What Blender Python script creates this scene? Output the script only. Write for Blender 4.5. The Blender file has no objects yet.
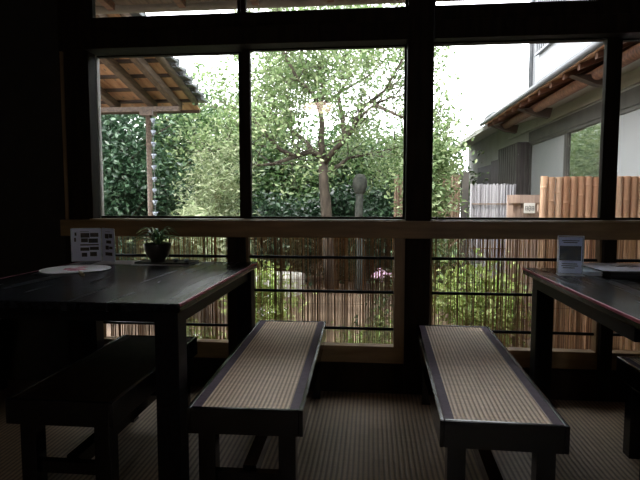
import bpy, math, random
import numpy as np
from mathutils import Vector, Matrix
random.seed(7); rng = np.random.default_rng(7)
SC = bpy.context.scene; COL = SC.collection
PI = math.pi; R = math.radians

# ------------------------------------------------------------ materials
def new_mat(name):
    m = bpy.data.materials.new(name); m.use_nodes = True
    nt = m.node_tree; nt.nodes.clear()
    out = nt.nodes.new('ShaderNodeOutputMaterial')
    return m, nt, out
def N(nt, t, **k):
    n = nt.nodes.new(t)
    for a, b in k.items():
        if a in n.inputs: n.inputs[a].default_value = b
        else: setattr(n, a, b)
    return n
def c4(c): return (c[0], c[1], c[2], 1)
def mat(name, c1, c2=None, rough=.6, scale=6, stretch=(1,1,1), bump=0., spec=.5, coat=0., detail=4, metal=0.):
    m, nt, out = new_mat(name)
    b = N(nt, 'ShaderNodeBsdfPrincipled'); b.inputs['Roughness'].default_value = rough
    b.inputs['Specular IOR Level'].default_value = spec; b.inputs['Metallic'].default_value = metal
    b.inputs['Coat Weight'].default_value = coat; b.inputs['Coat Roughness'].default_value = .12
    nt.links.new(b.outputs[0], out.inputs[0])
    if c2 is None:
        c2 = tuple(x*.8 for x in c1)
    tc = N(nt, 'ShaderNodeTexCoord'); mp = N(nt, 'ShaderNodeMapping'); mp.inputs['Scale'].default_value = stretch
    no = N(nt, 'ShaderNodeTexNoise'); no.inputs['Scale'].default_value = scale; no.inputs['Detail'].default_value = detail
    rp = N(nt, 'ShaderNodeValToRGB')
    rp.color_ramp.elements[0].position = .35; rp.color_ramp.elements[1].position = .65
    rp.color_ramp.elements[0].color = c4(c1); rp.color_ramp.elements[1].color = c4(c2)
    L = nt.links.new
    L(tc.outputs['Object'], mp.inputs[0]); L(mp.outputs[0], no.inputs['Vector']); L(no.outputs['Fac'], rp.inputs[0]); L(rp.outputs[0], b.inputs['Base Color'])
    if bump:
        bu = N(nt, 'ShaderNodeBump'); bu.inputs['Strength'].default_value = bump; bu.inputs['Distance'].default_value = .01
        L(no.outputs['Fac'], bu.inputs['Height']); L(bu.outputs[0], b.inputs['Normal'])
    return m
def strand_mat(name, ramp, rough=.6, trans=0.):
    """colour picked per face from the 'rnd' attribute"""
    m, nt, out = new_mat(name); L = nt.links.new
    at = N(nt, 'ShaderNodeAttribute'); at.attribute_name = 'rnd'
    rp = N(nt, 'ShaderNodeValToRGB'); e = rp.color_ramp.elements
    e[0].position = 0; e[0].color = c4(ramp[0]); e[1].position = 1; e[1].color = c4(ramp[-1])
    for i, c in enumerate(ramp[1:-1]):
        k = e.new((i+1)/(len(ramp)-1)); k.color = c4(c)
    L(at.outputs['Fac'], rp.inputs[0])
    b = N(nt, 'ShaderNodeBsdfPrincipled'); b.inputs['Roughness'].default_value = rough
    L(rp.outputs[0], b.inputs['Base Color'])
    if trans:
        t = N(nt, 'ShaderNodeBsdfTranslucent'); mx = N(nt, 'ShaderNodeMixShader'); mx.inputs[0].default_value = trans
        L(rp.outputs[0], t.inputs[0]); L(b.outputs[0], mx.inputs[1]); L(t.outputs[0], mx.inputs[2]); L(mx.outputs[0], out.inputs[0])
    else: L(b.outputs[0], out.inputs[0])
    return m
def tatami_mat(name, pitch, c1, c2, rough=.55):
    """rush weave: ribs running along Y, fine cross weave"""
    m, nt, out = new_mat(name); L = nt.links.new
    b = N(nt, 'ShaderNodeBsdfPrincipled'); b.inputs['Roughness'].default_value = rough
    tc = N(nt, 'ShaderNodeTexCoord'); sx = N(nt, 'ShaderNodeSeparateXYZ'); L(tc.outputs['Object'], sx.inputs[0])
    mu = N(nt, 'ShaderNodeMath', operation='MULTIPLY'); mu.inputs[1].default_value = 2*PI/pitch; L(sx.outputs[0], mu.inputs[0])
    si = N(nt, 'ShaderNodeMath', operation='SINE'); L(mu.outputs[0], si.inputs[0])
    mr = N(nt, 'ShaderNodeMapRange'); mr.inputs[1].default_value = -1; mr.inputs[2].default_value = .6; L(si.outputs[0], mr.inputs[0])
    no = N(nt, 'ShaderNodeTexNoise'); no.inputs['Scale'].default_value = 9; no.inputs['Detail'].default_value = 6
    mp = N(nt, 'ShaderNodeMapping'); mp.inputs['Scale'].default_value = (1, 9, 1); L(tc.outputs['Object'], mp.inputs[0]); L(mp.outputs[0], no.inputs['Vector'])
    mx = N(nt, 'ShaderNodeMix', data_type='RGBA'); mx.inputs[6].default_value = c4(c1); mx.inputs[7].default_value = c4(c2); L(mr.outputs[0], mx.inputs[0])
    m2 = N(nt, 'ShaderNodeMix', data_type='RGBA', blend_type='MULTIPLY'); m2.inputs[0].default_value = .5
    L(mx.outputs[2], m2.inputs[6]); L(no.outputs['Fac'], m2.inputs[7])
    L(m2.outputs[2], b.inputs['Base Color'])
    bu = N(nt, 'ShaderNodeBump'); bu.inputs['Strength'].default_value = .6; bu.inputs['Distance'].default_value = .002
    L(mr.outputs[0], bu.inputs['Height']); L(bu.outputs[0], b.inputs['Normal']); L(b.outputs[0], out.inputs[0])
    return m
def glass_mat(name, tint=(1,1,1), refl=1.0):
    m, nt, out = new_mat(name); L = nt.links.new
    t = N(nt, 'ShaderNodeBsdfTransparent'); t.inputs[0].default_value = c4(tint)
    g = N(nt, 'ShaderNodeBsdfGlossy'); g.inputs['Roughness'].default_value = .02
    fr = N(nt, 'ShaderNodeFresnel'); fr.inputs[0].default_value = 1.45
    mu = N(nt, 'ShaderNodeMath', operation='MULTIPLY'); mu.inputs[1].default_value = refl; L(fr.outputs[0], mu.inputs[0])
    mx = N(nt, 'ShaderNodeMixShader'); L(mu.outputs[0], mx.inputs[0]); L(t.outputs[0], mx.inputs[1]); L(g.outputs[0], mx.inputs[2]); L(mx.outputs[0], out.inputs[0])
    return m

M = {}
M['floor'] = tatami_mat('tatami_floor', .0205, (.17,.12,.07), (.42,.31,.19))
M['mat_top'] = tatami_mat('bench_rush', .0142, (.46,.29,.17), (1.0,.75,.50))
M['heri'] = mat('border_cloth', (.075,.045,.07), (.11,.07,.10), .75, 60)
M['lacquer'] = mat('black_lacquer', (.004,.004,.005), (.008,.007,.008), .45, 8, (8,1,8), spec=.12)
M['benchframe'] = mat('bench_frame_lacquer', (.004,.004,.005), (.007,.008,.011), .17, 8, spec=.5)
M['tabletop'] = mat('table_lacquer', (.004,.005,.007), (.010,.012,.015), .3, 5, (12,1,9), spec=.28, bump=.0)
M['redrim'] = mat('red_rim_highlight', (.50,.10,.16), (.40,.07,.12), .55, 10)  # reddish highlight of the rounded lacquer edge, painted as colour
M['darkwood'] = mat('smoked_wood', (.012,.008,.005), (.022,.014,.008), .6, 4, (8,8,1), spec=.08)
M['sill'] = mat('sill_wood', (.17,.10,.035), (.25,.15,.055), .55, 4, (1,8,8))
M['stile'] = mat('stile_wood', (.18,.105,.045), (.26,.16,.07), .55, 4, (8,8,1))
M['litreveal'] = mat('daylit_reveal_edge', (.42,.40,.40), (.5,.48,.46), .5, 5)  # pale tone paints daylight grazing the dark column reveal
M['wall'] = mat('shaded_plaster', (.016,.013,.009), (.022,.018,.012), .9, 12)  # ochre plaster with the dim room's shade put into its colour
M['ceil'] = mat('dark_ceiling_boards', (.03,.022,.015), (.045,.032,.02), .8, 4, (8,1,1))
M['glass'] = glass_mat('clear_glass')
M['acrylic'] = glass_mat('acrylic', (.93,.96,1.0), 1.2)
M['mirrorglass'] = mat('dark_window_glass', (.45,.48,.42), (.48,.5,.45), .04, 3, spec=1.0, metal=.9)
M['reed'] = strand_mat('reeds', [(.10,.045,.018), (.26,.13,.055), (.42,.25,.11), (.16,.08,.035)], .6, .12)
M['cord'] = mat('dark_cord', (.03,.02,.015), None, .8)
M['leaf_main'] = strand_mat('leaf_maple_green', [(.08,.14,.045), (.17,.25,.10), (.32,.38,.20)], .45, .4)
M['leaf_dark'] = strand_mat('leaf_evergreen', [(.012,.035,.016), (.03,.07,.035), (.08,.14,.075)], .35, .25)
M['leaf_mid'] = strand_mat('leaf_mid', [(.03,.07,.025), (.07,.13,.045), (.14,.21,.09)], .4, .35)
M['leaf_light'] = strand_mat('leaf_bamboo', [(.15,.21,.09), (.30,.36,.20), (.52,.56,.38)], .45, .4)
M['leaf_bush'] = strand_mat('leaf_bush', [(.13,.22,.04), (.28,.38,.10), (.46,.54,.20)], .45, .4)
M['petal'] = strand_mat('pink_petals', [(.75,.45,.60), (.85,.65,.76)], .5, .4)
M['bark'] = mat('bark', (.035,.026,.018), (.09,.07,.05), .9, 14, (1,1,.3), bump=.5)
M['barkpale'] = mat('pale_stems', (.16,.17,.08), (.24,.22,.12), .8, 12)
M['soil'] = mat('garden_soil', (.06,.038,.022), (.14,.095,.06), .95, 2.5, bump=.5, detail=8)
M['stone'] = mat('pale_stone', (.42,.40,.36), (.6,.57,.52), .85, 7, bump=.3)
M['darkstone'] = mat('mossy_burl', (.02,.024,.018), (.05,.05,.04), .9, 16, bump=.6)
M['cream'] = mat('cream_plaster', (.36,.35,.31), (.41,.40,.36), .85, 3)
M['white_wall'] = mat('white_render', (.30,.30,.31), (.27,.27,.28), .8, 3)
M['plank_dark'] = mat('dark_planks', (.055,.045,.045), (.10,.085,.08), .7, 4, (8,8,.6))
M['rafter'] = mat('red_brown_rafters', (.09,.04,.025), (.20,.09,.05), .6, 4, (1,8,8))
M['soffit'] = mat('orange_boards', (.42,.20,.09), (.60,.33,.17), .6, 3, (4,1,1))
M['shelterboard'] = mat('shelter_boards', (.30,.15,.08), (.55,.34,.21), .6, 3, (5,.8,1))
M['shelterbeam'] = mat('shelter_beams', (.06,.04,.028), (.14,.10,.07), .65, 5, (8,.8,8))
M['batten'] = mat('shelter_battens', (.03,.018,.012), (.06,.035,.02), .7, 5)
M['tile'] = mat('grey_tiles', (.07,.08,.085), (.13,.14,.145), .6, 5)
M['gutter'] = mat('grey_gutter', (.08,.085,.09), (.11,.11,.115), .5, 5)
M['gutter_brown'] = mat('weathered_gutter', (.15,.14,.12), (.24,.22,.19), .6, 5)
M['shoji'] = mat('frosted_panel', (.25,.26,.26), (.29,.29,.29), .5, 2)
M['frame_grey'] = mat('window_frame_dark', (.06,.055,.05), (.09,.08,.07), .5, 5)
M['bamboo'] = strand_mat('bamboo_poles', [(.38,.19,.10), (.48,.265,.15), (.58,.37,.235)], .45)
M['brush'] = strand_mat('silver_brushwood', [(.20,.19,.20), (.30,.29,.30), (.42,.41,.42)], .6)
M['brownreed'] = strand_mat('brown_reed_fence', [(.10,.065,.04), (.22,.15,.10), (.34,.25,.17)], .7)
M['gatewood'] = mat('gate_planks', (.26,.18,.14), (.38,.28,.22), .7, 4, (8,1,.6))
M['plate'] = mat('white_plate', (.75,.73,.68), (.68,.66,.6), .5, 5)
M['ink'] = mat('black_ink', (.02,.02,.02), (.03,.03,.03), .5)
M['paper'] = mat('white_paper', (.80,.83,.98), (.76,.80,.96), .3, 3, spec=.8)
M['bluepaper'] = mat('blue_white_card', (.55,.66,.78), (.8,.86,.92), .4, 30)
M['greypaper'] = mat('grey_paper', (.62,.60,.64), (.68,.66,.70), .7, 5)
M['photo'] = mat('printed_photo', (.015,.015,.02), (.08,.05,.03), .35, 40)
M['darkprint'] = mat('dark_photo_print', (.008,.01,.013), (.06,.035,.015), .35, 25)
M['fan'] = mat('fan_paper', (.95,.95,.97), (.92,.93,.96), .28, 5, spec=1.0)
M['red'] = mat('pink_red_print', (.55,.10,.20), (.75,.35,.42), .6, 60)
M['bamboohandle'] = mat('bamboo_handle', (.42,.33,.2), (.5,.4,.25), .5, 10)
M['pot'] = mat('dark_glazed_pot', (.02,.015,.012), (.04,.03,.025), .3, 8, coat=.3)
M['blade'] = strand_mat('potted_leaves', [(.05,.16,.07), (.14,.32,.12), (.55,.65,.28)], .35, .25)
M['tray'] = mat('black_tray', (.012,.012,.013), (.02,.02,.02), .35, 6)
M['dish'] = mat('glazed_dish', (.45,.5,.58), (.1,.12,.16), .15, 50)
M['blackbox'] = mat('black_box_cloth', (.006,.006,.007), (.01,.01,.012), .6, 8)
M['beige'] = mat('beige_card', (.62,.50,.38), (.55,.44,.33), .7, 5)

def streak_rough(m, lo, hi):
    nt = m.node_tree; b = [n for n in nt.nodes if n.type == 'BSDF_PRINCIPLED'][0]
    tc = N(nt, 'ShaderNodeTexCoord'); mp = N(nt, 'ShaderNodeMapping'); mp.inputs['Scale'].default_value = (9, .9, 1)
    no = N(nt, 'ShaderNodeTexNoise'); no.inputs['Scale'].default_value = 2.2; no.inputs['Detail'].default_value = 2
    mr = N(nt, 'ShaderNodeMapRange'); mr.inputs[1].default_value = .2; mr.inputs[2].default_value = .8; mr.inputs[3].default_value = lo; mr.inputs[4].default_value = hi
    nt.links.new(tc.outputs['Object'], mp.inputs[0]); nt.links.new(mp.outputs[0], no.inputs['Vector']); nt.links.new(no.outputs['Fac'], mr.inputs[0]); nt.links.new(mr.outputs[0], b.inputs['Roughness'])
streak_rough(M['tabletop'], .20, .31)
# ------------------------------------------------------------ geometry
class MB:
    def __init__(s): s.v = []; s.f = []; s.r = []
    def add(s, vs, fs, rnd=None):
        o = len(s.v); s.v += [tuple(v) for v in vs]; s.f += [tuple(i+o for i in f) for f in fs]
        if rnd is None: rnd = random.random()
        s.r += [rnd]*len(fs); return s
    def box(s, x0, x1, y0, y1, z0, z1, rnd=None):
        return s.add([(x0,y0,z0),(x1,y0,z0),(x1,y1,z0),(x0,y1,z0),(x0,y0,z1),(x1,y0,z1),(x1,y1,z1),(x0,y1,z1)],
                     [(0,3,2,1),(4,5,6,7),(0,1,5,4),(1,2,6,5),(2,3,7,6),(3,0,4,7)], rnd)
    def hexa(s, b, t, rnd=None):
        return s.add(list(b)+list(t), [(0,3,2,1),(4,5,6,7),(0,1,5,4),(1,2,6,5),(2,3,7,6),(3,0,4,7)], rnd)
    def prism(s, poly, z0, z1):
        n = len(poly)
        return s.add([(x,y,z0) for x,y in poly]+[(x,y,z1) for x,y in poly],
                     [tuple(range(n-1,-1,-1)), tuple(range(n,2*n))]+[(i,(i+1)%n,(i+1)%n+n,i+n) for i in range(n)])
    def tube(s, pts, rad, n=6, rnd=None, caps=True):
        pts = [Vector(p) for p in pts]
        if not isinstance(rad, (list, tuple)): rad = [rad]*len(pts)
        vs = []; ref = None
        for i, p in enumerate(pts):
            d = (pts[min(i+1,len(pts)-1)]-pts[max(i-1,0)])
            d = d.normalized() if d.length > 1e-9 else Vector((0,0,1))
            if ref is None:
                ref = Vector((1,0,0)) if abs(d.x) < .8 else Vector((0,1,0))
            u = (ref - d*ref.dot(d)).normalized(); w = d.cross(u); ref = u
            for k in range(n):
                a = 2*PI*k/n; vs.append(p + (u*math.cos(a)+w*math.sin(a))*rad[i])
        fs = []
        for i in range(len(pts)-1):
            for k in range(n):
                a = i*n+k; b = i*n+(k+1)%n; fs.append((a,b,b+n,a+n))
        if caps: fs += [tuple(range(n-1,-1,-1)), tuple(range((len(pts)-1)*n, len(pts)*n))]
        return s.add(vs, fs, rnd)
    def lathe(s, prof, n=24, c=(0,0,0)):
        vs = []; 
        for r, z in prof:
            for k in range(n):
                a = 2*PI*k/n; vs.append((c[0]+r*math.cos(a), c[1]+r*math.sin(a), c[2]+z))
        fs = [(i*n+k, i*n+(k+1)%n, (i+1)*n+(k+1)%n, (i+1)*n+k) for i in range(len(prof)-1) for k in range(n)]
        fs += [tuple(range(n-1,-1,-1)), tuple(range((len(prof)-1)*n, len(prof)*n))]
        return s.add(vs, fs)
    def build(s, name, m, parent=None, bevel=0, smooth=False, loc=None):
        me = bpy.data.meshes.new(name); me.from_pydata(s.v, [], s.f); me.materials.append(m)
        at = me.attributes.new('rnd', 'FLOAT', 'FACE'); at.data.foreach_set('value', s.r)
        if smooth: me.polygons.foreach_set('use_smooth', [True]*len(me.polygons))
        me.update(); o = bpy.data.objects.new(name, me); COL.objects.link(o)
        if parent: o.parent = parent
        if loc: o.location = loc
        if bevel:
            b = o.modifiers.new('bevel', 'BEVEL'); b.width = bevel; b.segments = 2; b.limit_method = 'ANGLE'
        return o
def tag(o, label=None, cat=None, group=None, kind=None):
    if label: o['label'] = label
    if cat: o['category'] = cat
    if group: o['group'] = group
    if kind: o['kind'] = kind
    return o
def empty(name, loc=(0,0,0), rz=0):
    o = bpy.data.objects.new(name, None); COL.objects.link(o); o.location = loc; o.rotation_euler = (0,0,rz); o.empty_display_size = .1
    return o
def thing(name, label, cat, loc=(0,0,0), rz=0, group=None): return tag(empty(name, loc, rz), label, cat, group)
def struct(name, mb, m, **k): return tag(mb.build(name, m, **k), kind='structure')
def copy_tree(o, parent=None):
    c = o.copy(); COL.objects.link(c)
    if parent: c.parent = parent
    for ch in o.children: copy_tree(ch, c)
    return c
def bx(*a): return MB().box(*a)

def leaf_mesh(name, P, size, m, parent, elong=2.2, up=.4, fold=.25, droop=0.):
    """P: (n,3) leaf bases in parent space; two folded triangles per leaf"""
    P = np.asarray(P, float); n = len(P)
    D = rng.normal(size=(n,3)); D[:,2] = D[:,2]*.6 + up - droop; D /= np.linalg.norm(D, axis=1)[:,None]
    W = np.cross(D, rng.normal(size=(n,3))*.6 + np.array([0,0,1.])); W /= np.linalg.norm(W, axis=1)[:,None]+1e-9
    U = np.cross(W, D); s = size*(.6+.8*rng.random((n,1)))
    mid = P + D*s*.45; w = s/elong/2
    V = np.stack([P, mid-W*w+U*w*fold*2, P+D*s, mid+W*w+U*w*fold*2], 1).reshape(-1,3)
    idx = np.arange(n)*4
    F = np.stack([idx, idx+1, idx+2, idx, idx+2, idx+3], 1).reshape(-1,3)
    me = bpy.data.meshes.new(name)
    me.vertices.add(len(V)); me.vertices.foreach_set('co', V.ravel())
    me.loops.add(F.size); me.loops.foreach_set('vertex_index', F.ravel().astype(np.int32))
    me.polygons.add(len(F)); me.polygons.foreach_set('loop_start', (np.arange(len(F))*3).astype(np.int32))
    me.update(calc_edges=True); me.materials.append(m)
    at = me.attributes.new('rnd', 'FLOAT', 'FACE'); at.data.foreach_set('value', np.repeat(rng.random(n), 2))
    o = bpy.data.objects.new(name, me); COL.objects.link(o); o.parent = parent
    return o
def around(C, k, r):
    """k points scattered round each centre"""
    C = np.asarray(C, float)
    return (np.repeat(C, k, 0) + rng.normal(size=(len(C)*k,3))*r)
def blob_points(n, rx, ry, rz, cz, clumps=40, cr=.22):
    d = rng.normal(size=(clumps,3)); d /= np.linalg.norm(d, axis=1)[:,None]
    d *= (.35+.6*rng.random((clumps,1)))
    C = d*np.array([rx,ry,rz]) + np.array([0,0,cz])
    return around(C, max(1,n//clumps), cr*min(rx,rz))

# ------------------------------------------------------------ room shell
WY0, WY1 = 2.78, 2.94          # window wall
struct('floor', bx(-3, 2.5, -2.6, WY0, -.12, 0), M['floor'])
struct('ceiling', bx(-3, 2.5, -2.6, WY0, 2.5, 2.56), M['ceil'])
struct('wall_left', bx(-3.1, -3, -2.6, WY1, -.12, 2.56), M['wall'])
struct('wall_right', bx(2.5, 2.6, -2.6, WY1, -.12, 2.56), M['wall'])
w = MB(); bxn = (.58, .97, 1.0, 2.2)
w.box(-3.1, bxn[0], -2.7, -2.6, -.12, 2.56); w.box(bxn[1], 2.6, -2.7, -2.6, -.12, 2.56); w.box(bxn[0], bxn[1], -2.7, -2.6, -.12, bxn[2]); w.box(bxn[0], bxn[1], -2.7, -2.6, bxn[3], 2.56)
struct('wall_back', w, M['wall'])
t = tag(empty('window_12'), kind='structure')  # unseen window added behind the viewpoint for soft light on the menus
m = MB()
for a in (bxn[0], bxn[1]-.03): m.box(a, a+.03, -2.67, -2.63, bxn[2], bxn[3])
m.box(bxn[0]+.03, bxn[1]-.03, -2.67, -2.63, bxn[2], bxn[2]+.03)
m.build('frame', M['darkwood'], t); bx(bxn[0], bxn[1], -2.652, -2.648, bxn[2], bxn[3]).build('pane', M['glass'], t)
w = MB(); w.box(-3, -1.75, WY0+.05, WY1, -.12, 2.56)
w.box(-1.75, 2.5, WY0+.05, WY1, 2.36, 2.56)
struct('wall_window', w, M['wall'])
# lower boards under the windows
b = MB()
for x0, x1 in ((-1.578,-.69), (-.69,.178), (.314,1.19), (1.19,2.5)):
    b.box(x0, x1, WY0+.015, WY1-.04, -.12, .155)
struct('baseboard_window', b, M['darkwood'])
# columns
COLS = [(-1.75,-1.578,2.815,2.90), (.178,.308,WY0,WY1)]
for i, (x0, x1, y0, y1) in enumerate(COLS):
    struct('trim_%d' % (i+1), bx(x0, x1, y0, y1, -.12, 2.5), M['darkwood'], bevel=.004)
struct('trim_3', bx(-1.578, .178, WY0-.01, WY1-.02, 1.873, 1.965), M['darkwood'], bevel=.003)
struct('trim_4', bx(.314, 2.5, WY0-.01, WY1-.02, 1.873, 1.965), M['darkwood'], bevel=.003)
struct('trim_5', bx(-1.578, .178, WY0+.01, 2.90, 1.965, 2.043), M['darkwood'])
struct('trim_6', bx(.314, 2.5, WY0+.01, 2.90, 1.965, 2.043), M['darkwood'])
# sill rail runs in front of the column
struct('trim_7', bx(-1.74, 2.5, WY0-.025, WY0, .848, .94), M['sill'], bevel=.004)
struct('trim_8', bx(-1.578, .178, WY0, WY1-.01, .85, .945), M['sill'])
struct('trim_9', bx(.314, 2.5, WY0, WY1-.01, .85, .945), M['sill'])
struct('trim_10', bx(-1.735, -1.72, WY0+.022, WY0+.035, .94, 1.873), M['stile'])
# upper sashes
def sash(n, x0, x1, z0, z1, sl, sr, y=2.86, top=.02, bot=.012, ml=None):
    t = tag(empty('window_%d' % n, (0,0,0)), kind='structure')
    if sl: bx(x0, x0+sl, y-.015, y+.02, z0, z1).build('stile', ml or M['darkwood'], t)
    if sr: bx(x1-sr, x1, y-.015, y+.02, z0, z1).build('stile', M['darkwood'], t)
    m = MB()
    m.box(x0+sl, x1-sr, y-.015, y+.02, z0, z0+bot); m.box(x0+sl, x1-sr, y-.015, y+.02, z1-top, z1)
    m.build('rail', M['darkwood'], t)
    bx(x0+sl, x1-sr, y, y+.004, z0+bot, z1-top).build('pane', M['glass'], t)
    return t
sash(1, -1.592, -.72, .945, 1.873, .010, .03, 2.93, ml=M['litreveal'], top=.005)  # thin left stile carries the painted daylight of the reveal
sash(2, -.715, .178, .945, 1.873, .04, .01, 2.885, top=.005)
sash(3, .314, 1.235, .945, 1.873, .006, .05, top=.005)
sash(4, 1.225, 2.5, .945, 1.873, .05, .05, 2.895, top=.005)
# transom lights over the head beam
sash(5, -1.578, -.72, 2.035, 2.36, .02, .015)
sash(6, -.715, .178, 2.035, 2.36, .025, .01)
sash(7, .314, 2.5, 2.035, 2.36, .01, .05)
# lower openings: bottom rail, stiles and three dark bars
def lower(n, x0, x1, sl, sr):
    t = tag(empty('window_%d' % n, (0,0,0)), kind='structure')
    bx(x0, x1, WY0+.03, WY0+.09, .158, .25).build('bottom_rail', M['sill'], t)
    bx(x0, x0+sl, WY0+.03, WY0+.09, .25, .85).build('stile', M['stile'], t)
    bx(x1-sr, x1, WY0+.03, WY0+.09, .25, .85).build('stile', M['stile'], t)
    for z in (.734, .545, .340):
        MB().tube([(x0+sl, 2.845, z), (x1-sr, 2.845, z)], .0085, 8).build('crossbar', M['lacquer'], t, smooth=True)
lower(8, -1.578, -.70, .03, .035); lower(9, -.70, .178, .02, .055); lower(10, .314, 1.21, .008, .035); lower(11, 1.21, 2.5, .02, .03)
struct('trim_11', bx(-.79, -.69, WY0, WY0+.03, 0, .85), M['darkwood'])
struct('trim_12', bx(1.185, 1.245, WY0, WY0+.03, 0, .85), M['darkwood'])

# ------------------------------------------------------------ reed blinds just outside the lower openings
def reed_blind(x0, x1, label, dens=1.):
    t = thing('reed_blind', label, 'reed blind', ((x0+x1)/2, 3.02, .10), 0, None)
    hw = (x1-x0)/2; m = MB(); x = -hw
    while x < hw:
        r = random.uniform(.0014, .0030); dx = random.uniform(-.004,.004)
        z1 = .82; y = random.uniform(-.002,.002)
        m.tube([(x,y,0), (x+dx*.5,y+random.uniform(-.002,.002),.4), (x+dx,y,z1)], r, 5, random.random(), caps=False)
        x += r*2 + random.choice([.0002,.0004,.0008,.0012,.0036])*dens
    m.build('reeds', M['reed'], t)
    c = MB()
    for z in (.06,.20,.34,.48,.62,.76):
        c.tube([(-hw, -.0045, z), (hw, -.0045, z)], .0008, 4)
    c.build('binding_cords', M['cord'], t)
    bx(-hw, hw, -.008, .008, .82, .845).build('top_batten', M['darkwood'], t)
reed_blind(-1.60, -.72, 'brown reed blind outside the lower window behind the left table')
reed_blind(-.71, .21, 'brown reed blind in the middle bay between the two benches, garden showing through')
reed_blind(.28, 1.20, 'brown reed blind behind the right bench, bright green bush showing through')
reed_blind(1.21, 2.50, 'brown reed blind at the far right behind the right table')

# ------------------------------------------------------------ benches
def make_bench(L=1.2, name='bench'):
    t = empty(name); W, Hh = .368, .40; hw = W/2; rim = .013; fh = .085
    m = MB()
    m.box(-hw, -hw+rim, 0, L, Hh-fh, Hh); m.box(hw-rim, hw, 0, L, Hh-fh, Hh)
    m.box(-hw+rim, hw-rim, 0, rim, Hh-fh, Hh); m.box(-hw+rim, hw-rim, L-rim, L, Hh-fh, Hh)
    m.build('seat_frame', M['benchframe'], t, bevel=.0025)
    bx(-hw+rim, hw-rim, rim, L-rim, Hh-.045, Hh-.004).build('rush_mat', M['mat_top'], t)
    for s in (-1, 1):
        a = s*(hw-rim-.0005); c = s*(hw-rim-.030)
        o = bx(min(a,c), max(a,c), rim+.001, L-rim-.001, Hh-.004, Hh-.0025).build('cloth_border', M['heri'], t)
        for y in (.03, L-.085):
            cx = s*(hw-.054)
            bx(cx-.0275, cx+.0275, y, y+.055, 0, Hh-fh).build('leg', M['benchframe'], t, bevel=.002)
    for y in (.045, L-.07):
        bx(-.102, .102, y, y+.028, .13, .17).build('cross_rail', M['benchframe'], t)
    bx(-.022, .022, .073, L-.07, .13, .18).build('stretcher', M['benchframe'], t)
    return t
bench = make_bench()
BS = [(-.392, 1.545, 1.5, 'black framed rush seated bench, left one of the middle two, beside the left table'),
      (.390, 1.520, -1.5, 'black framed rush seated bench, right one of the middle two, near the central column'),
      (-2.19, 1.50, 0, 'shadowy bench on the far left side of the left table'),
      (1.205, 1.04, 0, 'dark bench underneath the right table')]
for i, (x, y, a, lab) in enumerate(BS):
    o = bench if i == 0 else copy_tree(bench)
    o.location = (x, y, 0); o.rotation_euler = (0,0,R(a)); tag(o, lab, 'bench', 'low rush seated benches')

M['mat_top'] = M['darkwood']; M['heri'] = M['darkwood']; o = make_bench(.82, 'short_bench'); o.location = (-1.01, 1.55, 0); tag(o, 'short plain bench pushed underneath the left table, seat coloured dark for the shade', 'bench')  # dark seat and borders stand in for the shade under the table
# ------------------------------------------------------------ tables
def make_table(x0, x1, y0, y1, label, name='dining_table', ins=.052):
    t = thing(name, label, 'table', ((x0+x1)/2, (y0+y1)/2, 0)); w = (x1-x0)/2; d = (y1-y0)/2; H = .715
    bx(-w, w, -d, d, H-.03, H).build('tabletop', M['tabletop'], t, bevel=.006)
    m = MB(); i = .03; k = .04+ins
    m.box(-w+k, w-k, -d+i, -d+i+.022, H-.068, H-.03); m.box(-w+k, w-k, d-i-.022, d-i, H-.068, H-.03)
    m.box(-w+i, -w+i+.022, -d+k, d-k, H-.085, H-.03); m.box(w-i-.022, w-i, -d+k, d-k, H-.085, H-.03)
    m.build('apron', M['lacquer'], t, bevel=.002)
    for sx in (-1,1):
        for sy in (-1,1):
            cx = sx*(w-ins); cy = sy*(d-.055)
            bx(cx-.04, cx+.04, cy-.04, cy+.04, 0, H-.03).build('leg', M['lacquer'], t, bevel=.003)
        r = MB().box(sx*(w-.0015)-.0035, sx*(w-.0015)+.0035, -d+.008, d-.008, H-.0085, H+.0003)
        r.build('rim_highlight', M['redrim'], t)  # painted highlight strip along the side edge
    return t
make_table(-1.58, -.615, 1.60, 2.745, 'black lacquered table on the left with potted plant, menu and round fan on it')
make_table(.745, 1.75, 1.47, 2.65, 'black lacquered table on the right with menu stand and flat black box on it', ins=.085)
TZ = .715

# paper lantern hanging behind the viewpoint, mirrored faintly in the panes
t = thing('pendant_lamp', 'small warm paper pendant lamp hanging from the ceiling', 'lamp', (-.62, -.25, 2.05))
em, nt_, ou_ = new_mat('lamp_paper'); e_ = N(nt_, 'ShaderNodeEmission'); e_.inputs[0].default_value = (1,.70,.54,1); e_.inputs[1].default_value = 7.; nt_.links.new(e_.outputs[0], ou_.inputs[0])
MB().lathe([(.05,0),(.14,.01),(.17,.05),(.16,.09),(.05,.11)], 24).build('lamp_shade', em, t, smooth=True)
MB().tube([(0,0,.11),(0,0,.45)], .004, 6).build('cord', M['cord'], t)
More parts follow.
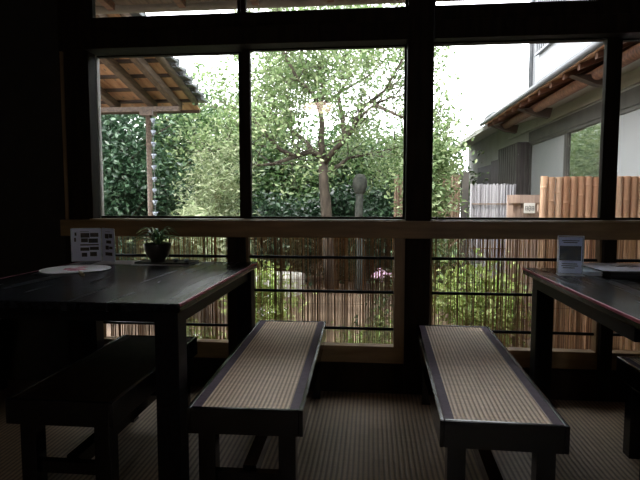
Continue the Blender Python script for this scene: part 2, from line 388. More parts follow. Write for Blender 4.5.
# fan
t = thing('hand_fan', 'round white paper fan with pinkish red print lying on the left table', 'fan', (-1.408, 2.345, TZ+.004), R(38))
poly = []
for k in range(48):
    a = 2*PI*k/48; r = .152
    x = r*math.cos(a)*1.02; y = r*math.sin(a)
    if y < -.12: y += (abs(y)-.12)*.6
    poly.append((x, y))
MB().prism(poly, 0, .0022).build('paper_face', M['fan'], t)
ringp = [(x*1.003, y*1.003, .0015) for x, y in poly]; ringp.append(ringp[0])
MB().tube(ringp, .0022, 6).build('rim', M['fan'], t, smooth=True)
MB().tube([(0,.02,-.0005),(0,-.10,-.0005),(0,-.145,.001),(0,-.225,.0005)], [.0025,.004,.007,.007], 8).build('handle', M['bamboohandle'], t, smooth=True)
pr = MB()
for k in range(26):
    a = random.uniform(0, 2*PI); r = random.uniform(0,.085); cx = r*math.cos(a)*1.0; cy = r*math.sin(a)*.7-.01; q = random.uniform(.009,.02)
    pr.prism([(cx+q*(1+.3*math.cos(5*b))*math.cos(b), cy+q*(1+.3*math.cos(5*b))*math.sin(b)) for b in [2*PI*j/20 for j in range(20)]], .0023, .0023+.0001*(1+k*.2))
pr.build('printed_pattern', M['red'], t)

# bifold menu
t = thing('folded_menu', 'two panel white menu standing open on the left table behind the fan', 'menu', (-1.478, 2.69, TZ))
def panel(p0, p1, h, parent, blocks):
    """upright sheet from p0 to p1 (local xy) of height h carrying printed blocks (u0,u1,z0,z1)"""
    p0 = Vector((p0[0],p0[1],0)); p1 = Vector((p1[0],p1[1],0)); d = (p1-p0); L = d.length; d.normalize(); n = Vector((d.y,-d.x,0)); th = .0012
    def slab(u0,u1,z0,z1,o0,o1):
        c = [p0+d*u0+n*o0, p0+d*u1+n*o0, p0+d*u1+n*o1, p0+d*u0+n*o1]
        return [(v.x,v.y,z0) for v in c], [(v.x,v.y,z1) for v in c]
    m = MB().hexa(*slab(0,L,0,h,-th,th)); sheet = m.build('menu_panel', M['paper'], parent)
    pm = MB()
    for (u0,u1,z0,z1) in blocks: pm.hexa(*slab(u0*L,u1*L,z0*h,z1*h,th,th+.0004))
    pm.build('printed_photos', M['photo'], sheet)
    e = MB()
    for a in (slab(-.002,.004,0,h,-.0018,.0018), slab(L-.004,L+.002,0,h,-.0018,.0018), slab(.004,L-.004,h-.004,h+.002,-.0018,.0018), slab(.004,L-.004,0,.004,-.0018,.0018)): e.hexa(*a)
    e.build('clear_edge', M['bluepaper'], sheet)
B1 = [(.32,.62,.72,.86), (.64,.92,.74,.86), (.33,.56,.58,.70), (.58,.9,.56,.69), (.3,.92,.48,.52), (.30,.60,.32,.42), (.62,.92,.34,.44), (.34,.52,.14,.26), (.62,.85,.15,.28), (.12,.18,.78,.88), (.1,.16,.6,.72), (.3,.6,.9,.91)]
B2 = [(.25,.55,.70,.84), (.58,.85,.72,.84), (.35,.75,.55,.64), (.28,.55,.36,.48), (.58,.85,.38,.46), (.25,.82,.18,.28), (.3,.7,.9,.91)]
panel((-.15,-.015), (-.005,.03), .180, t, B1); panel((.003,.03), (.098,-.02), .180, t, B2)

# grey sheet, tray, pot and dish
o = bx(-.11,.11,-.085,.085,0,.0016).build('paper_sheet', M['greypaper'], loc=(-1.355, 2.655, TZ)); o.rotation_euler.z = R(8)
tag(o, 'pale grey paper sheet lying between the menu and the plant', 'paper')
o = bx(-.15,.15,-.09,.09,0,.002).build('place_mat', M['greypaper'], loc=(-1.085, 2.645, TZ)); o.rotation_euler.z = R(-2)
tag(o, 'pale grey mat under the black tray and potted plant', 'mat')
tr = thing('serving_tray', 'flat black tray under the potted plant', 'tray', (-1.085, 2.665, TZ+.002), R(-2))
bx(-.145,.145,-.068,.066,0,.004).build('tray_base', M['tray'], tr)
m = MB(); m.box(-.145,.145,-.072,-.068,0,.008); m.box(-.145,.145,.066,.070,0,.008); m.box(-.149,-.145,-.072,.07,0,.008); m.box(.145,.149,-.072,.07,0,.008)
m.build('tray_rim', M['tray'], tr)
PZ = TZ+.006
t = thing('potted_plant', 'small grassy plant in dark bowl shaped pot on the left table', 'plant', (-1.135, 2.66, PZ))
MB().lathe([(.034,0),(.040,.004),(.038,.016),(.056,.032),(.066,.062),(.072,.095),(.070,.100),(.064,.097),(.060,.085)], 28).build('pot', M['pot'], t, smooth=True)
MB().lathe([(.0605,.084),(.02,.088)], 20).build('soil', M['soil'], t)
bl = MB()
for k in range(60):
    a = random.uniform(0,2*PI); L = random.uniform(.09,.14); lift = random.uniform(.5,1.3); w0 = random.uniform(.005,.009)
    pts = []; n = 7
    for i in range(n):
        u = i/(n-1); r = .008+L*u*(.45+.55*u)*(1.25-lift*.45); z = .086+L*lift*.72*math.sin(u*PI*.72)*(1-.25*u)
        pts.append(Vector((r*math.cos(a), r*math.sin(a), z)))
    side = Vector((-math.sin(a), math.cos(a), 0)); vs = []
    for i, p in enumerate(pts):
        ww = w0*math.sin(PI*min(1,(i/(n-1))*.85+.15)); vs += [p-side*ww+Vector((0,0,.001)), p-Vector((0,0,.0015)), p+side*ww+Vector((0,0,.001))]
    bl.add(vs, [(i*3+j, i*3+j+1, (i+1)*3+j+1, (i+1)*3+j) for i in range(n-1) for j in range(2)])
bl.build('leaves', M['blade'], t, smooth=True)
for i, (x, y, s, lab) in enumerate([(-1.035,2.655,.016,'small blue white glazed bowl beside the plant pot, left of two'), (-.975,2.65,.013,'small blue white glazed bowl at the right end of the tray')]):
    o = MB().lathe([(s*.5,0),(s*.9,.008),(s,.018),(s*.9,.017),(s*.4,.006)], 16).build('small_bowl', M['dish'], smooth=True, loc=(x,y,PZ)); tag(o, lab, 'bowl')

# right table: acrylic stand, cards, box, leaflet
t = thing('menu_stand', 'clear acrylic stand with a photo card on the right table', 'menu stand', (.893, 2.435, TZ), R(-9))
bx(-.052,.052,0,.003,.002,.172).build('front_sheet', M['acrylic'], t)
c = bx(-.049,.049,.0032,.0042,.004,.168).build('card', M['paper'], t)
p = bx(-.045,.045,.0025,.0031,.062,.128).build('dark_photo', M['darkprint'], c)
for z, a, b_ in ((.150,-.036,.036),(.142,-.03,.028),(.045,-.034,.03),(.036,-.036,.034),(.027,-.03,.02)): bx(a,b_,.0026,.0031,z,z+.0035).build('text_line', M['blackbox'], c)
bx(-.052,.052,.0045,.0065,.002,.172).build('back_sheet', M['acrylic'], t)
bx(-.058,.052,-.055,.0065,0,.002).build('foot', M['bluepaper'], t)
m = MB(); m.box(-.0545,-.052,-.001,.0065,.002,.174); m.box(.052,.0545,-.001,.0065,.002,.174); m.box(-.052,.052,-.001,.0065,.172,.174); m.build('edge', M['bluepaper'], t)

for i in range(5):
    o = bx(-.03,.03,-.085,.085,0,.0035).build('card', M['bluepaper'], loc=(.985+.003*random.random(), 2.48, TZ+.0036*i)); o.rotation_euler.z = R(random.uniform(-3,3))
    tag(o, 'blue and white card in the little stack between menu stand and black box', 'card', 'stacked cards on the right table')
t = thing('flat_box', 'flat black box lying under the white leaflet on the right table', 'box', (1.17, 2.47, TZ))
bx(-.15,.17,-.145,.145,0,.012).build('base', M['blackbox'], t, bevel=.001)
bx(-.152,.172,-.147,.147,.0125,.028).build('lid', M['blackbox'], t, bevel=.0015)
t = thing('leaflet', 'white leaflet with dark blue drawing on top of the black box', 'leaflet', (1.165, 2.475, TZ+.0285), R(2))
bx(-.175,.15,-.13,.15,0,.003).build('sheet', M['paper'], t)
m = MB()
for (cx,cy,q) in ((-.03,.02,.022),(.0,.035,.028),(.03,.01,.02),(-.055,.045,.014),(.05,.04,.016),(0,-.01,.012)):
    m.prism([(cx+q*(1+.25*math.cos(3*b))*math.cos(b), cy+q*.7*math.sin(b)) for b in [2*PI*j/18 for j in range(18)]], .0031, .0034+random.random()*.0002)
m.build('drawing', mat('blue_ink', (.03,.05,.12), (.06,.08,.16), .5), t)
o = bx(-.05,.05,-.035,.035,0,.062).build('small_box', M['beige'], bevel=.002, loc=(1.385,2.52,TZ)); tag(o, 'small beige box at the right edge beside the black box', 'box')

# ------------------------------------------------------------ outside: ground
GZ = -.4
g = MB(); n = 40
vs = []; 
for j in range(n+1):
    for i in range(n+1):
        x = -20+40*i/n; y = -12+42*j/n
        vs.append((x, y, GZ + .03*math.sin(x*1.7)*math.sin(y*1.3) - .03))
g.add(vs, [(j*(n+1)+i, j*(n+1)+i+1, (j+1)*(n+1)+i+1, (j+1)*(n+1)+i) for j in range(n) for i in range(n)])
struct('ground', g, M['soil'])
struct('foundation', bx(-3.1, 2.6, 2.80, 2.94, GZ-.06, -.12), M['stone'])

# our own eave over the window
t = thing('roof_eave', 'house eave with weathered gutter just above the window', 'roof', (0, 2.94, 2.388))
m = MB().hexa([(-3.4,0,.06),(2.6,0,.06),(2.6,.60,-.0),(-3.4,.60,-.0)], [(-3.4,0,.09),(2.6,0,.09),(2.6,.60,.03),(-3.4,.60,.03)]); m.build('soffit_boards', M['shelterbeam'], t)
x = -3.3
while x < 2.6:
    MB().hexa([(x,.0,.0),(x+.045,.0,.0),(x+.045,.56,-.05),(x,.56,-.05)], [(x,.0,.06),(x+.045,.0,.06),(x+.045,.56,.0),(x,.56,.0)]).build('rafter', M['rafter'], t); x += .5
m = MB(); prof = []
for k in range(9): a = PI+PI*k/8; prof.append((.062*math.cos(a), .062*math.sin(a)))
prof += [(.058*math.cos(PI+PI*k/8), .058*math.sin(PI+PI*k/8)) for k in range(8,-1,-1)]
vs = [(X, .665+a, .032+b_) for X in (-3.5, 2.6) for a, b_ in prof]; q = len(prof)
m.add(vs, [(i,(i+1)%q,(i+1)%q+q,i+q) for i in range(q)]); m.build('gutter', M['gutter_brown'], t, smooth=True)
m = MB().hexa([(-3.4,0,.092),(2.6,0,.092),(2.6,.66,.032),(-3.4,.66,.032)], [(-3.4,-.3,.30),(2.6,-.3,.30),(2.6,.66,.09),(-3.4,.66,.09)]); m.build('roof_tiles', M['tile'], t)

# ------------------------------------------------------------ left shelter roof
t = thing('garden_shelter', 'open timber shelter roof with tiled edge and one post, upper left beyond the window', 'shelter', (-3.36, 6.5, GZ))
SZ = 2.26-GZ; sl = .235
def zz(y): return SZ - sl*y   # local y: 0 at the beam, negative towards the house
def slope(x0, x1, y0, y1, lo, hi): return MB().hexa([(x0,y0,zz(y0)+lo),(x1,y0,zz(y0)+lo),(x1,y1,zz(y1)+lo),(x0,y1,zz(y1)+lo)], [(x0,y0,zz(y0)+hi),(x1,y0,zz(y0)+hi),(x1,y1,zz(y1)+hi),(x0,y1,zz(y1)+hi)])
y = -2.6
while y < .28:
    slope(-1.5, 1.04, y, y+.335, .10, .118).build('roof_board', M['shelterboard'], t)
    slope(-1.5, 1.04, y+.30, y+.335, .07, .099).build('batten', M['batten'], t); y += .34
for x in (-1.4,-.93,-.46,-.0,.50,.83): slope(x, x+.085, -2.6, .12, -.02, .07).build('rafter', M['shelterbeam'], t, bevel=.004)
MB().tube([(1.06,-2.7,zz(-2.7)+.11),(1.06,.22,zz(.22)+.11)], .042, 10).build('verge_pole', M['shelterbeam'], t, smooth=True)
for x in [-1.5+.14*i for i in range(18)]:
    m = MB(); y = -2.6
    while y < .3:
        m.tube([(x,y,zz(y)+.165),(x,y+.23,zz(y+.23)+.155)], [.05,.058], 8); y += .24
    m.build('tile_row', M['tile'], t, smooth=True)
m = MB(); y = -2.6
while y < .2:
    m.tube([(1.06,y,zz(y)+.20),(1.16,y,zz(y)+.18)], [.05,.055], 10); m.box(1.06,1.17,y-.02,y+.2,zz(y)+.13,zz(y)+.155); y += .215
m.build('verge_tiles', M['tile'], t)
bx(-1.5, .92, -.04, .03, SZ-.09, SZ-.025).build('eave_beam', M['shelterbeam'], t, bevel=.004)
bx(.42, .60, -.07, .06, SZ-.14, SZ-.09).build('bracket', M['shelterbeam'], t)
for x in (-1.3, .51): MB().tube([(x,-.01,-.03),(x,-.01,SZ-.13)], .034, 12).build('post', M['shelterbeam'], t, smooth=True)
t = thing('rain_chain', 'pale rain chain hanging in front of the shelter post', 'rain chain', (-2.72, 6.33, GZ))
for i in range(16):
    z = 2.40-.145*i
    if z < .1: break
    MB().lathe([(.012,0),(.03,.045),(.034,.06),(.030,.06),(.010,.004)], 10, (0,0,z)).build('cup', M['dish'], t, smooth=True)
MB().tube([(0,0,.05),(0,0,2.56)], .004, 6).build('link', M['gutter'], t)

# ------------------------------------------------------------ neighbouring wing on the right
t = thing('neighbouring_house', 'cream walled house wing with long tiled eave along the right side', 'house', (2.55, 3.2, GZ))
Y = lambda y: y-3.2
Z = lambda z: z-GZ
MB().box(0, .12, 0, 11.15, -.05, Z(2.62)).build('wall', M['cream'], t)
bx(.12, 4.0, 11.05, 11.15, -.05, Z(2.9)).build('end_wall', M['cream'], t)
bx(-.035, -.001, 0, 6.9, Z(2.17), Z(2.225)).build('head_rail', M['cream'], t)
bx(-.05, -.001, 0, 5.55, Z(1.96), Z(2.13)).build('head_beam', M['frame_grey'], t)
def win(y0, y1, z0, z1, m, nm):
    f = MB(); f.box(-.045,-.001,Y(y0),Y(y0)+.045,Z(z0),Z(z1)); f.box(-.045,-.001,Y(y1)-.045,Y(y1),Z(z0),Z(z1)); f.box(-.045,-.001,Y(y0)+.045,Y(y1)-.045,Z(z1)-.04,Z(z1)); f.box(-.045,-.001,Y(y0)+.045,Y(y1)-.045,Z(z0),Z(z0)+.05)
    fr = f.build('window', M['frame_grey'], t); bx(-.02,-.002,Y(y0)+.045,Y(y1)-.045,Z(z0)+.05,Z(z1)-.04).build('pane', m, fr)
win(7.15, 8.7, .2, 1.955, M['shoji'], 'a'); win(6.05, 7.14, .2, 1.955, M['mirrorglass'], 'b'); win(4.6, 6.04, .2, 1.955, M['shoji'], 'c'); win(3.3, 4.59, .2, 1.955, M['shoji'], 'd')
sb = bx(-.22, -.001, Y(8.75), Y(10.05), Z(.1), Z(1.98)).build('shutter_box', M['plank_dark'], t)
m = MB()
for i in range(9): m.box(-.235,-.221,Y(8.76)+.145*i,Y(8.76)+.145*i+.03,Z(.12),Z(1.96))
for i in range(2): m.box(-.20+.1*i,-.17+.1*i,Y(8.75)-.012,Y(8.75)-.001,Z(.12),Z(1.96))
m.build('cover_strip', M['frame_grey'], sb)
m = bx(-.05,-.001,Y(10.1),Y(11.4),Z(1.0),Z(1.86)).build('slatted_shutter', M['plank_dark'], t); m = bx(-.05,-.001,Y(11.42),Y(12.8),Z(1.0),Z(1.80)).build('slatted_shutter', M['plank_dark'], t)
bx(-.02,-.001,0,Y(14.3),-.02,Z(.05)).build('skirting', M['stone'], t)
# roof: eave edge at x=-.8 rising to +.65
def roofhex(xa, xb, za, zb, y0, y1, th): return MB().hexa([(xa,y0,za),(xb,y0,zb),(xb,y1,zb),(xa,y1,za)], [(xa,y0,za+th),(xb,y0,zb+th),(xb,y1,zb+th),(xa,y1,za+th)])
roofhex(-.78,.65,Z(2.235),Z(2.79),-.25,Y(8.6),.02).build('soffit_boards', M['soffit'], t)
roofhex(-.80,.75,Z(2.262),Z(2.86),-.25,Y(8.6),.05).build('roof_tiles', M['tile'], t)
roofhex(-.80,.75,Z(2.15),Z(2.75),Y(8.6),Y(14.4),.06).build('lower_roof', M['cream'], t)
roofhex(-.70,.75,Z(2.24),Z(2.80),Y(8.6),Y(14.4),.05).build('lower_roof_tiles', M['tile'], t)
roofhex(-.46,0,Z(2.19),Z(2.33),-.25,Y(8.6),.012).build('plaster_soffit', M['cream'], t)
y = -.2
while y < Y(8.5):
    roofhex(-.77,.0,Z(2.178),Z(2.178)+.298,y,y+.05,.052).build('rafter', M['rafter'], t); y += .36
MB().tube([(-.52,-.25,Z(2.19)),(-.52,Y(8.5),Z(2.19))], .055, 12).build('eave_purlin', M['rafter'], t, smooth=True)
for y in (3.3, 5.05, 6.8, 8.3): MB().hexa([(-.52,Y(y),Z(2.10)),(-.36,Y(y),Z(2.07)),(-.36,Y(y)+.1,Z(2.07)),(-.52,Y(y)+.1,Z(2.10))], [(-.74,Y(y),Z(2.19)),(-.33,Y(y),Z(2.19)),(-.33,Y(y)+.1,Z(2.19)),(-.74,Y(y)+.1,Z(2.19))]).build('bracket', M['batten'], t)
MB().tube([(-.83,-.25,Z(2.245)),(-.83,Y(8.6),Z(2.245))], .03, 10).build('gutter', M['gutter'], t, smooth=True)
m = MB(); 
for k in range(5): m.tube([(-.66+.16*k,Y(8.5),Z(2.37)+.062*k),(-.66+.16*k,Y(8.9),Z(2.37)+.062*k)], .07, 10)
m.build('end_tiles', M['tile'], t, smooth=True)
# upper storey
MB().box(.68, 4.0, -.2, Y(11.2), Z(2.66), Z(6.6)).build('upper_wall', M['white_wall'], t)
f = bx(.64,.679,Y(9.3),Y(10.8),Z(3.9),Z(5.0)).build('upper_window', M['shoji'], t)
m = MB()
for i in range(12): m.box(.60,.639,Y(9.32)+.125*i,Y(9.32)+.125*i+.045,Z(3.9),Z(5.0))
m.box(.60,.64,Y(9.3),Y(10.82),Z(3.86),Z(3.90)); m.build('window_bars', M['gutter'], f)
MB().tube([(.62,Y(11.1),Z(2.7)),(.62,Y(11.1),Z(6.5))], .045, 10).build('downpipe', M['gutter'], t, smooth=True)

# ------------------------------------------------------------ fences
t = thing('bamboo_fence', 'orange tan fence of thick split bamboo poles on the right', 'fence', (1.42, 4.6, GZ))
x = .03
for i in range(17):
    if x > 1.08: break
    m = MB(); r = random.uniform(.027,.031); pts = []; rad = []; z = -.03; top = 1.645+random.uniform(-.006,.006); q = random.uniform(.1,.3)
    c = random.random()
    for j in range(8):
        zn = q+.26*j
        if zn > top-.03: break
        pts += [(x,0,zn-.012),(x,0,zn),(x,0,zn+.012)]; rad += [r,r*1.1,r]
    pts = [(x,0,-.03)]+pts+[(x,0,top)]; rad = [r]+rad+[r]
    m.tube(pts, rad, 12, c); m.build('pole', M['bamboo'], t, smooth=False); x += r*2+.003
for z in (.35, 1.35): bx(0, 1.08, .032, .065, z, z+.06).build('rail', M['gatewood'], t)
def stick_fence(name, label, x0, x1, y, top, m_, rmin, rmax, jit=.01):
    t = thing(name, label, 'fence', (x0, y, GZ)); m = MB(); x = 0
    while x < x1-x0:
        r = random.uniform(rmin,rmax); yy = random.uniform(-.006,.006)
        m.tube([(x,yy,-.03),(x+random.uniform(-.006,.006),yy,.8),(x+random.uniform(-.006,.006),yy,top-GZ+random.uniform(-jit,jit))], r, 6, random.random()); x += r*1.7
    m.build('sticks', m_, t)
    for z in (.3,.9,1.4): bx(0, x1-x0, -.025, -.018, z, z+.012).build('tie', M['brownreed'], t)
    return t
stick_fence('brushwood_screen', 'silvery grey screen of thin sticks left of the plank gate', 1.11, 1.585, 6.0, 1.225, M['brush'], .006, .011)
stick_fence('reed_fence', 'brown reed fence far behind beside the house corner', .35, 1.33, 8.0, 1.40, M['brownreed'], .012, .02, .04)
o = bx(0,.10,0,.1,0,1.9).build('fence_post', M['frame_grey'], loc=(1.34,8.0,GZ-.03)); tag(o, 'dark post at the end of the brown reed fence by the house corner', 'post')
t = thing('garden_gate', 'weathered plank gate with small white plate between two fences', 'gate', (1.36, 5.3, GZ))
for i in range(4): bx(.02+.082*i, .02+.082*i+.078, 0, .02, .05, 1.42).build('plank', M['gatewood'], t)
bx(-.02,.36,-.03,-.001,1.42,1.50).build('top_rail', M['gatewood'], t); bx(0,.34,-.02,-.001,.3,.36).build('low_rail', M['gatewood'], t)
for x in (-.03,.35): bx(x,x+.05,-.02,.03,-.03,1.50).build('post', M['gatewood'], t)
t = thing('sign_plate', 'small white plate with three dark characters on the plank gate', 'sign', (1.53, 5.268, 1.02-.10))
bx(-.052,.052,-.012,0,0,.10).build('plate', M['plate'], t, bevel=.002)
m = MB()
for k in range(3):
    cx = -.03+.03*k; s = .011
    m.box(cx-s,cx+s,-.0135,-.0122,.066,.070); m.box(cx-s,cx+s,-.0135,-.0122,.030,.034); m.box(cx-s,cx-s+.004,-.0135,-.0122,.034,.066); m.box(cx+s-.004,cx+s,-.0135,-.0122,.034,.066); m.box(cx-s+.004,cx+s-.004,-.0135,-.0122,.048,.052)
    if k == 1: m.box(cx-.002,cx+.002,-.0135,-.0122,.022,.030); m.box(cx-.002,cx+.002,-.0135,-.0122,.070,.078)
m.build('characters', M['ink'], t)

# ------------------------------------------------------------ trees
def grow(mb, p, d, L, r, depth, tips, spread=.75, up=.25):
    p = Vector(p); d = Vector(d).normalized(); pts = [p.copy()]; n = 4
    for i in range(n):
        d = (d + Vector((random.gauss(0,.16), random.gauss(0,.16), random.gauss(0,.12)+up*.15))).normalized()
        p = p + d*L/n; pts.append(p.copy())
        if depth <= 1: tips.append(tuple(p))
    mb.tube(pts, [r*(1-.5*i/n) for i in range(n+1)], 6 if r > .012 else 4)
    if depth == 0: return
    for k in range(random.choice([2,3,3])):
        a = Vector((random.gauss(0,1), random.gauss(0,1), random.gauss(0,.5)+up)).normalized()
        nd = (d*(1-spread*.5) + a*spread).normalized(); s = pts[random.choice([2,3,4])]
        grow(mb, s, nd, L*random.uniform(.6,.8), r*.5, depth-1, tips, spread, up)
# the main tree, its limbs set out from a central trunk
t = thing('garden_tree', 'large spreading tree with forked branching trunk in the centre of the garden', 'tree', (-.75, 8.5, GZ-.03))
tw = MB(); tips = []
def limb(pts, r0, r1, kids=3, L=.7):
    r0 *= .95; r1 *= .8; n = len(pts); tw.tube(pts, [r0+(r1-r0)*i/(n-1) for i in range(n)], 9)
    for i in range(1, n):
        p = Vector(pts[i]); dd = (Vector(pts[i])-Vector(pts[i-1])).normalized()
        if i >= 2 or n <= 4:
            for k in range(kids if i < n-1 else kids+1):
                a = Vector((random.gauss(0,1), random.gauss(0,.8), random.gauss(.3,.5))).normalized()
                grow(tw, p, dd*.4+a*.8, L*random.uniform(.7,1.2), r1*.8, 2, tips)
S = .0164; ox, oz = 329, 217; H0 = .77+.43
def q(px, py, y=0): return ((px-ox)*S, y, H0+(oz-py)*S)
tw.tube([(.10,.05,0),(.05,0,.5),q(329,205),q(327,185),q(326,160)], [.12,.10,.09,.08,.075], 12)
tw.tube([q(326,160),q(324,142),q(325,125),q(323,108)], [.06,.052,.042,.035], 10)
limb([q(322,108),q(317,97,-.1),q(304,86,-.3),q(293,66,-.5),q(290,40,-.6)], .045, .018)
limb([q(323,108),q(326,92,.1),q(322,70,.2),q(326,48,.3),q(323,20,.4)], .045, .018)
limb([q(325,158),q(314,152,-.1),q(300,158,-.2),q(287,152,-.4),q(274,138,-.5),q(262,124,-.7)], .06, .018)
limb([q(317,154,.1),q(308,142,.3),q(296,131,.5),q(283,121,.8),q(278,104,1.)], .05, .018)
limb([q(327,164),q(338,152,-.2),q(352,142,-.5),q(362,128,-.8),q(376,118,-1.)], .06, .018)
limb([q(329,172),q(341,165,.3),q(349,156,.6),q(372,150,.9),q(400,142,1.2)], .045, .016)
limb([q(349,143,-.3),q(345,118,-.1),q(341,98,0),q(350,80,.2),q(346,50,.3)], .045, .018)
limb([q(352,140,-.4),q(366,116,-.6),q(385,104,-.8),q(400,80,-1.),q(404,50,-1.)], .035, .014)
limb([q(300,158,-.2),q(282,166,-.5),q(268,168,-.7),q(255,160,-.9)], .035, .014)
limb([q(376,118,-1.),q(395,128,-1.1),q(415,135,-1.),q(430,145,-.8)], .03, .012)
limb([q(323,108),q(340,85,.8),q(372,60,1.3),q(395,35,1.5)], .035, .015)
limb([q(278,104,1.),q(262,84,1.1),q(252,60,1.2)], .03, .014)
tw.build('trunk', M['bark'], t, smooth=True)
tp = np.array(tips); tp = tp[~((tp[:,1] < -.25) & (np.arange(len(tp))%2 > 0))]; tp = tp[~((tp[:,0] > 1.65) & (tp[:,2] > 2.3))]; print('tips', len(tp))
leaf_mesh('foliage', around(tp, 9, .14), .07, M['leaf_main'], t, 1.9)
# pruned trunk with burl
t = thing('pruned_trunk', 'dark pruned trunk with rounded knobby top right of the main tree', 'tree stump', (-.19, 8.2, GZ-.03))
MB().tube([(0,0,0),(.03,0,.6),(-.02,0,1.1),(.0,0,1.65)], [.08,.07,.062,.06], 12).build('stem', M['darkstone'], t, smooth=True)
m = MB(); prof = [(.03,1.55),(.09,1.60),(.115,1.70),(.11,1.80),(.07,1.87),(.01,1.89)]; m.lathe(prof, 16); m.build('knob', M['darkstone'], t, smooth=True)

def tree(name, label, loc, h, crown, mtl, n, leaf, elong=2., trunk=.09, cat='tree', base=.35, clumps=60, cr=.25, up=.3, droop=0., barkm=None, group=None):
    t = thing(name, label, cat, (loc[0], loc[1], GZ-.03), 0, group)
    rx, ry = crown; rz = h*(1-base)/2; cz = h*base+rz
    m = MB(); 
    m.tube([(0,0,0),(random.uniform(-.1,.1),0,h*.35),(random.uniform(-.1,.1),.05,h*.75)], [trunk,trunk*.8,trunk*.35], 8)
    for k in range(9):
        a = random.uniform(0,2*PI); z = h*random.uniform(.25,.7)
        m.tube([(0,0,z),(rx*.35*math.cos(a),ry*.35*math.sin(a),z+h*.08),(rx*.75*math.cos(a),ry*.75*math.sin(a),z+h*.16)], [trunk*.4,trunk*.25,trunk*.1], 5)
    m.build('trunk', barkm or M['bark'], t, smooth=True)
    leaf_mesh('foliage', blob_points(n, rx, ry, rz, cz, clumps, cr), leaf, mtl, t, elong, up, droop=droop)
    return t
# evergreens at the left and across the back
tree('evergreen_tree', 'dark blue green evergreen behind the shelter post, nearest on the left', (-4.3, 8.6), 3.4, (1.2,1.0), M['leaf_dark'], 16000, .10, base=.05)
tree('evergreen_tree', 'dark evergreen directly right of the shelter post', (-3.2, 9.6), 3.7, (1.0,.9), M['leaf_mid'], 9000, .10, base=.05)
tree('evergreen_tree', 'tall dark evergreen at the far left edge of the garden', (-6.4, 10.5), 4.6, (1.6,1.2), M['leaf_dark'], 9000, .13, base=.05)
tree('evergreen_tree', 'mid green tree rising above the shelter roof corner', (-4.6, 12.2), 4.2, (1.5,1.2), M['leaf_mid'], 13000, .14, base=.1)
tree('broadleaf_tree', 'sunlit tree behind the central tree to its left', (-2.4, 12.4), 3.4, (1.4,1.1), M['leaf_mid'], 14000, .14, base=.08)
tree('broadleaf_tree', 'leafy tree directly behind the central trunk', (-.6, 13.0), 3.3, (1.4,1.0), M['leaf_mid'], 14000, .14, base=.05)
tree('broadleaf_tree', 'leafy tree behind and right of the central tree', (1.0, 12.6), 3.2, (1.2,1.0), M['leaf_mid'], 13000, .14, base=.05)
tree('broadleaf_tree', 'light leafy tree beside the corner of the cream house', (.95, 10.0), 3.2, (.75,.8), M['leaf_main'], 7500, .085, base=.2)
tree('broadleaf_tree', 'pale tree reaching over the reed fence right of the column', (.72, 7.2), 2.5, (.42,.5), M['leaf_main'], 2600, .08, base=.35, trunk=.04)
# shrubs under the trees
tree('shrub', 'dark glossy shrub at the foot of the central tree, left side', (-1.75, 9.2), 1.55, (.8,.6), M['leaf_dark'], 9000, .11, cat='shrub', base=.0, trunk=.03)
tree('shrub', 'dark glossy shrub between the central trunk and the pruned trunk', (-.45, 9.6), 1.7, (.7,.5), M['leaf_dark'], 9000, .11, cat='shrub', base=.0, trunk=.03)
tree('shrub', 'blue green shrub right of the pruned trunk', (.35, 9.0), 1.65, (.65,.5), M['leaf_dark'], 9000, .11, cat='shrub', base=.0, trunk=.03)
tree('shrub', 'low dark shrub at the left below the shelter', (-3.9, 7.6), 1.2, (.75,.45), M['leaf_dark'], 4500, .08, cat='shrub', base=.0, trunk=.02)
tree('hedge', 'dense dark hedge closing the back of the garden on the left', (-4.2, 14.5), 3.0, (2.6,.7), M['leaf_dark'], 18000, .20, cat='hedge', base=.0, trunk=.05, clumps=160)
tree('hedge', 'dense dark hedge closing the back of the garden behind the central tree', (.0, 14.9), 2.9, (2.3,.7), M['leaf_dark'], 18000, .20, cat='hedge', base=.0, trunk=.05, clumps=160)
# pale bamboo like clump
tree('bamboo_clump', 'bright pale bamboo like foliage beside the window stile on the left', (-2.08, 6.9), 2.5, (.5,.5), M['leaf_light'], 7500, .085, 4.5, trunk=.02, cat='bamboo', base=.12, clumps=80, cr=.2, up=.1, barkm=M['barkpale'])
tree('bamboo_clump', 'lower long leaved clump just right of the shelter post', (-2.25, 6.1), 1.35, (.5,.4), M['leaf_light'], 3000, .14, 5., trunk=.02, cat='bamboo', base=.1, clumps=50, cr=.2, up=.1, barkm=M['barkpale'])
# bushes seen through the reed blinds
tree('bush', 'bright green bush behind the blind of the right bay', (.97, 4.85), .84, (.46,.32), M['leaf_bush'], 2400, .07, cat='bush', base=.0, trunk=.012, clumps=40)
tree('bush', 'low green bush at the foot of the middle blind', (.02, 3.9), .55, (.34,.25), M['leaf_bush'], 1500, .05, cat='bush', base=.0, trunk=.01, clumps=30)
tree('bush', 'green bush seen through the left part of the middle blind', (-1.05, 5.0), .85, (.35,.3), M['leaf_bush'], 1600, .06, cat='bush', base=.0, trunk=.012, clumps=30)
tree('bush', 'green bush behind the blind under the left table', (-1.45, 4.0), .5, (.3,.22), M['leaf_bush'], 1100, .05, cat='bush', base=.0, trunk=.01, clumps=24)
tree('bush', 'small bush high in the right blind beside the column', (.62, 5.4), 1.25, (.35,.3), M['leaf_mid'], 1800, .06, cat='bush', base=.3, trunk=.015, clumps=30)
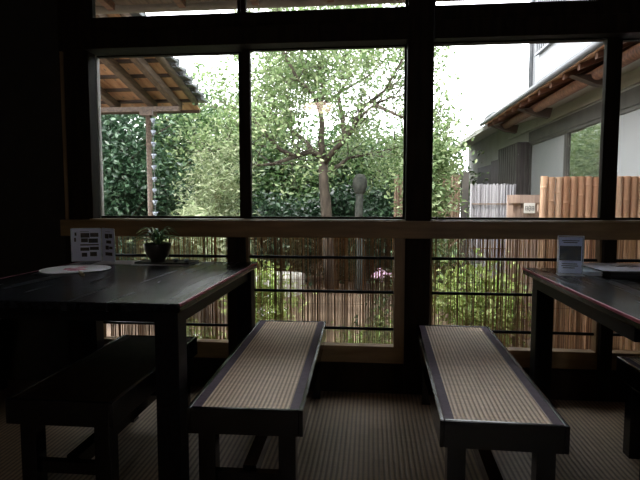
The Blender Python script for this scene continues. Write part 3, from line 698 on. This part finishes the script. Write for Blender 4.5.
# pink flowering plant
t = thing('flowering_plant', 'small plant with pink flowers seen through the middle blind', 'flowers', (.06, 4.5, GZ-.03))
m = MB(); heads = []
for k in range(7):
    a = random.uniform(0,2*PI); r = random.uniform(.02,.12); z = random.uniform(.80,.88); m.tube([(0,0,0),(r*.4*math.cos(a),r*.4*math.sin(a),z*.6),(r*math.cos(a),r*.6*math.sin(a),z)], [.006,.004,.003], 5); heads.append((r*math.cos(a),r*.6*math.sin(a),z))
m.build('stems', M['barkpale'], t); [leaf_mesh('flower_head', around([h_], 11, .014), .028, M['petal'], t, 1.4) for h_ in heads]; leaf_mesh('leaves', around([(0,0,.3),(0.05,0,.45),(-.05,0,.4),(0,0,.6)], 60, .08), .05, M['leaf_mid'], t, 2.2)
# stones
def stone(label, loc, rx, ry, h):
    pts = []
    for k in range(14):
        a = 2*PI*k/14; r = 1+.12*math.sin(3*a+loc[0]*5)+random.uniform(-.05,.05); pts.append((rx*r*math.cos(a), ry*r*math.sin(a)))
    o = MB().prism(pts, 0, h).build('stepping_stone', M['stone'], loc=(loc[0],loc[1],GZ-.05), bevel=.03); tag(o, label, 'stone')
stone('broad pale stone block seen through the left end of the middle blind', (-1.55, 8.0), .55, .35, .34)
stone('flat pale stepping stone in front of the stone block', (-1.35, 6.6), .26, .2, .08)
stone('pale flat stone near the bottom of the blind under the left table', (-1.75, 4.55), .34, .22, .22)

# ------------------------------------------------------------ light
w = bpy.data.worlds.new('sky'); SC.world = w; w.use_nodes = True; nt = w.node_tree; nt.nodes.clear()
bg = N(nt, 'ShaderNodeBackground'); bg.inputs[0].default_value = (.94,.965,1,1); bg.inputs[1].default_value = 7.0
ow = N(nt, 'ShaderNodeOutputWorld'); nt.links.new(bg.outputs[0], ow.inputs[0])
sd = bpy.data.lights.new('sun', 'SUN'); sd.energy = 4.5; sd.angle = R(1.5); sd.color = (1,.95,.86)
so = bpy.data.objects.new('sun', sd); COL.objects.link(so)
so.rotation_euler = Vector((.2,-.33,.92)).to_track_quat('Z','Y').to_euler(); so.location = (0,0,10)

# ------------------------------------------------------------ camera
cd = bpy.data.cameras.new('camera'); cam = bpy.data.objects.new('camera', cd); COL.objects.link(cam)
cd.sensor_width = 36; cd.lens = 520/640*36; cam.location = (0,0,1.05)
cam.rotation_euler = (R(90-4.399), 0, R(5.694)); cd.clip_end = 200; cd.clip_start = .05
SC.camera = cam
vs = SC.view_settings; vs.view_transform = 'Standard'; vs.look = 'None'; vs.gamma = 1; vs.exposure = .42; vs.use_curve_mapping = False
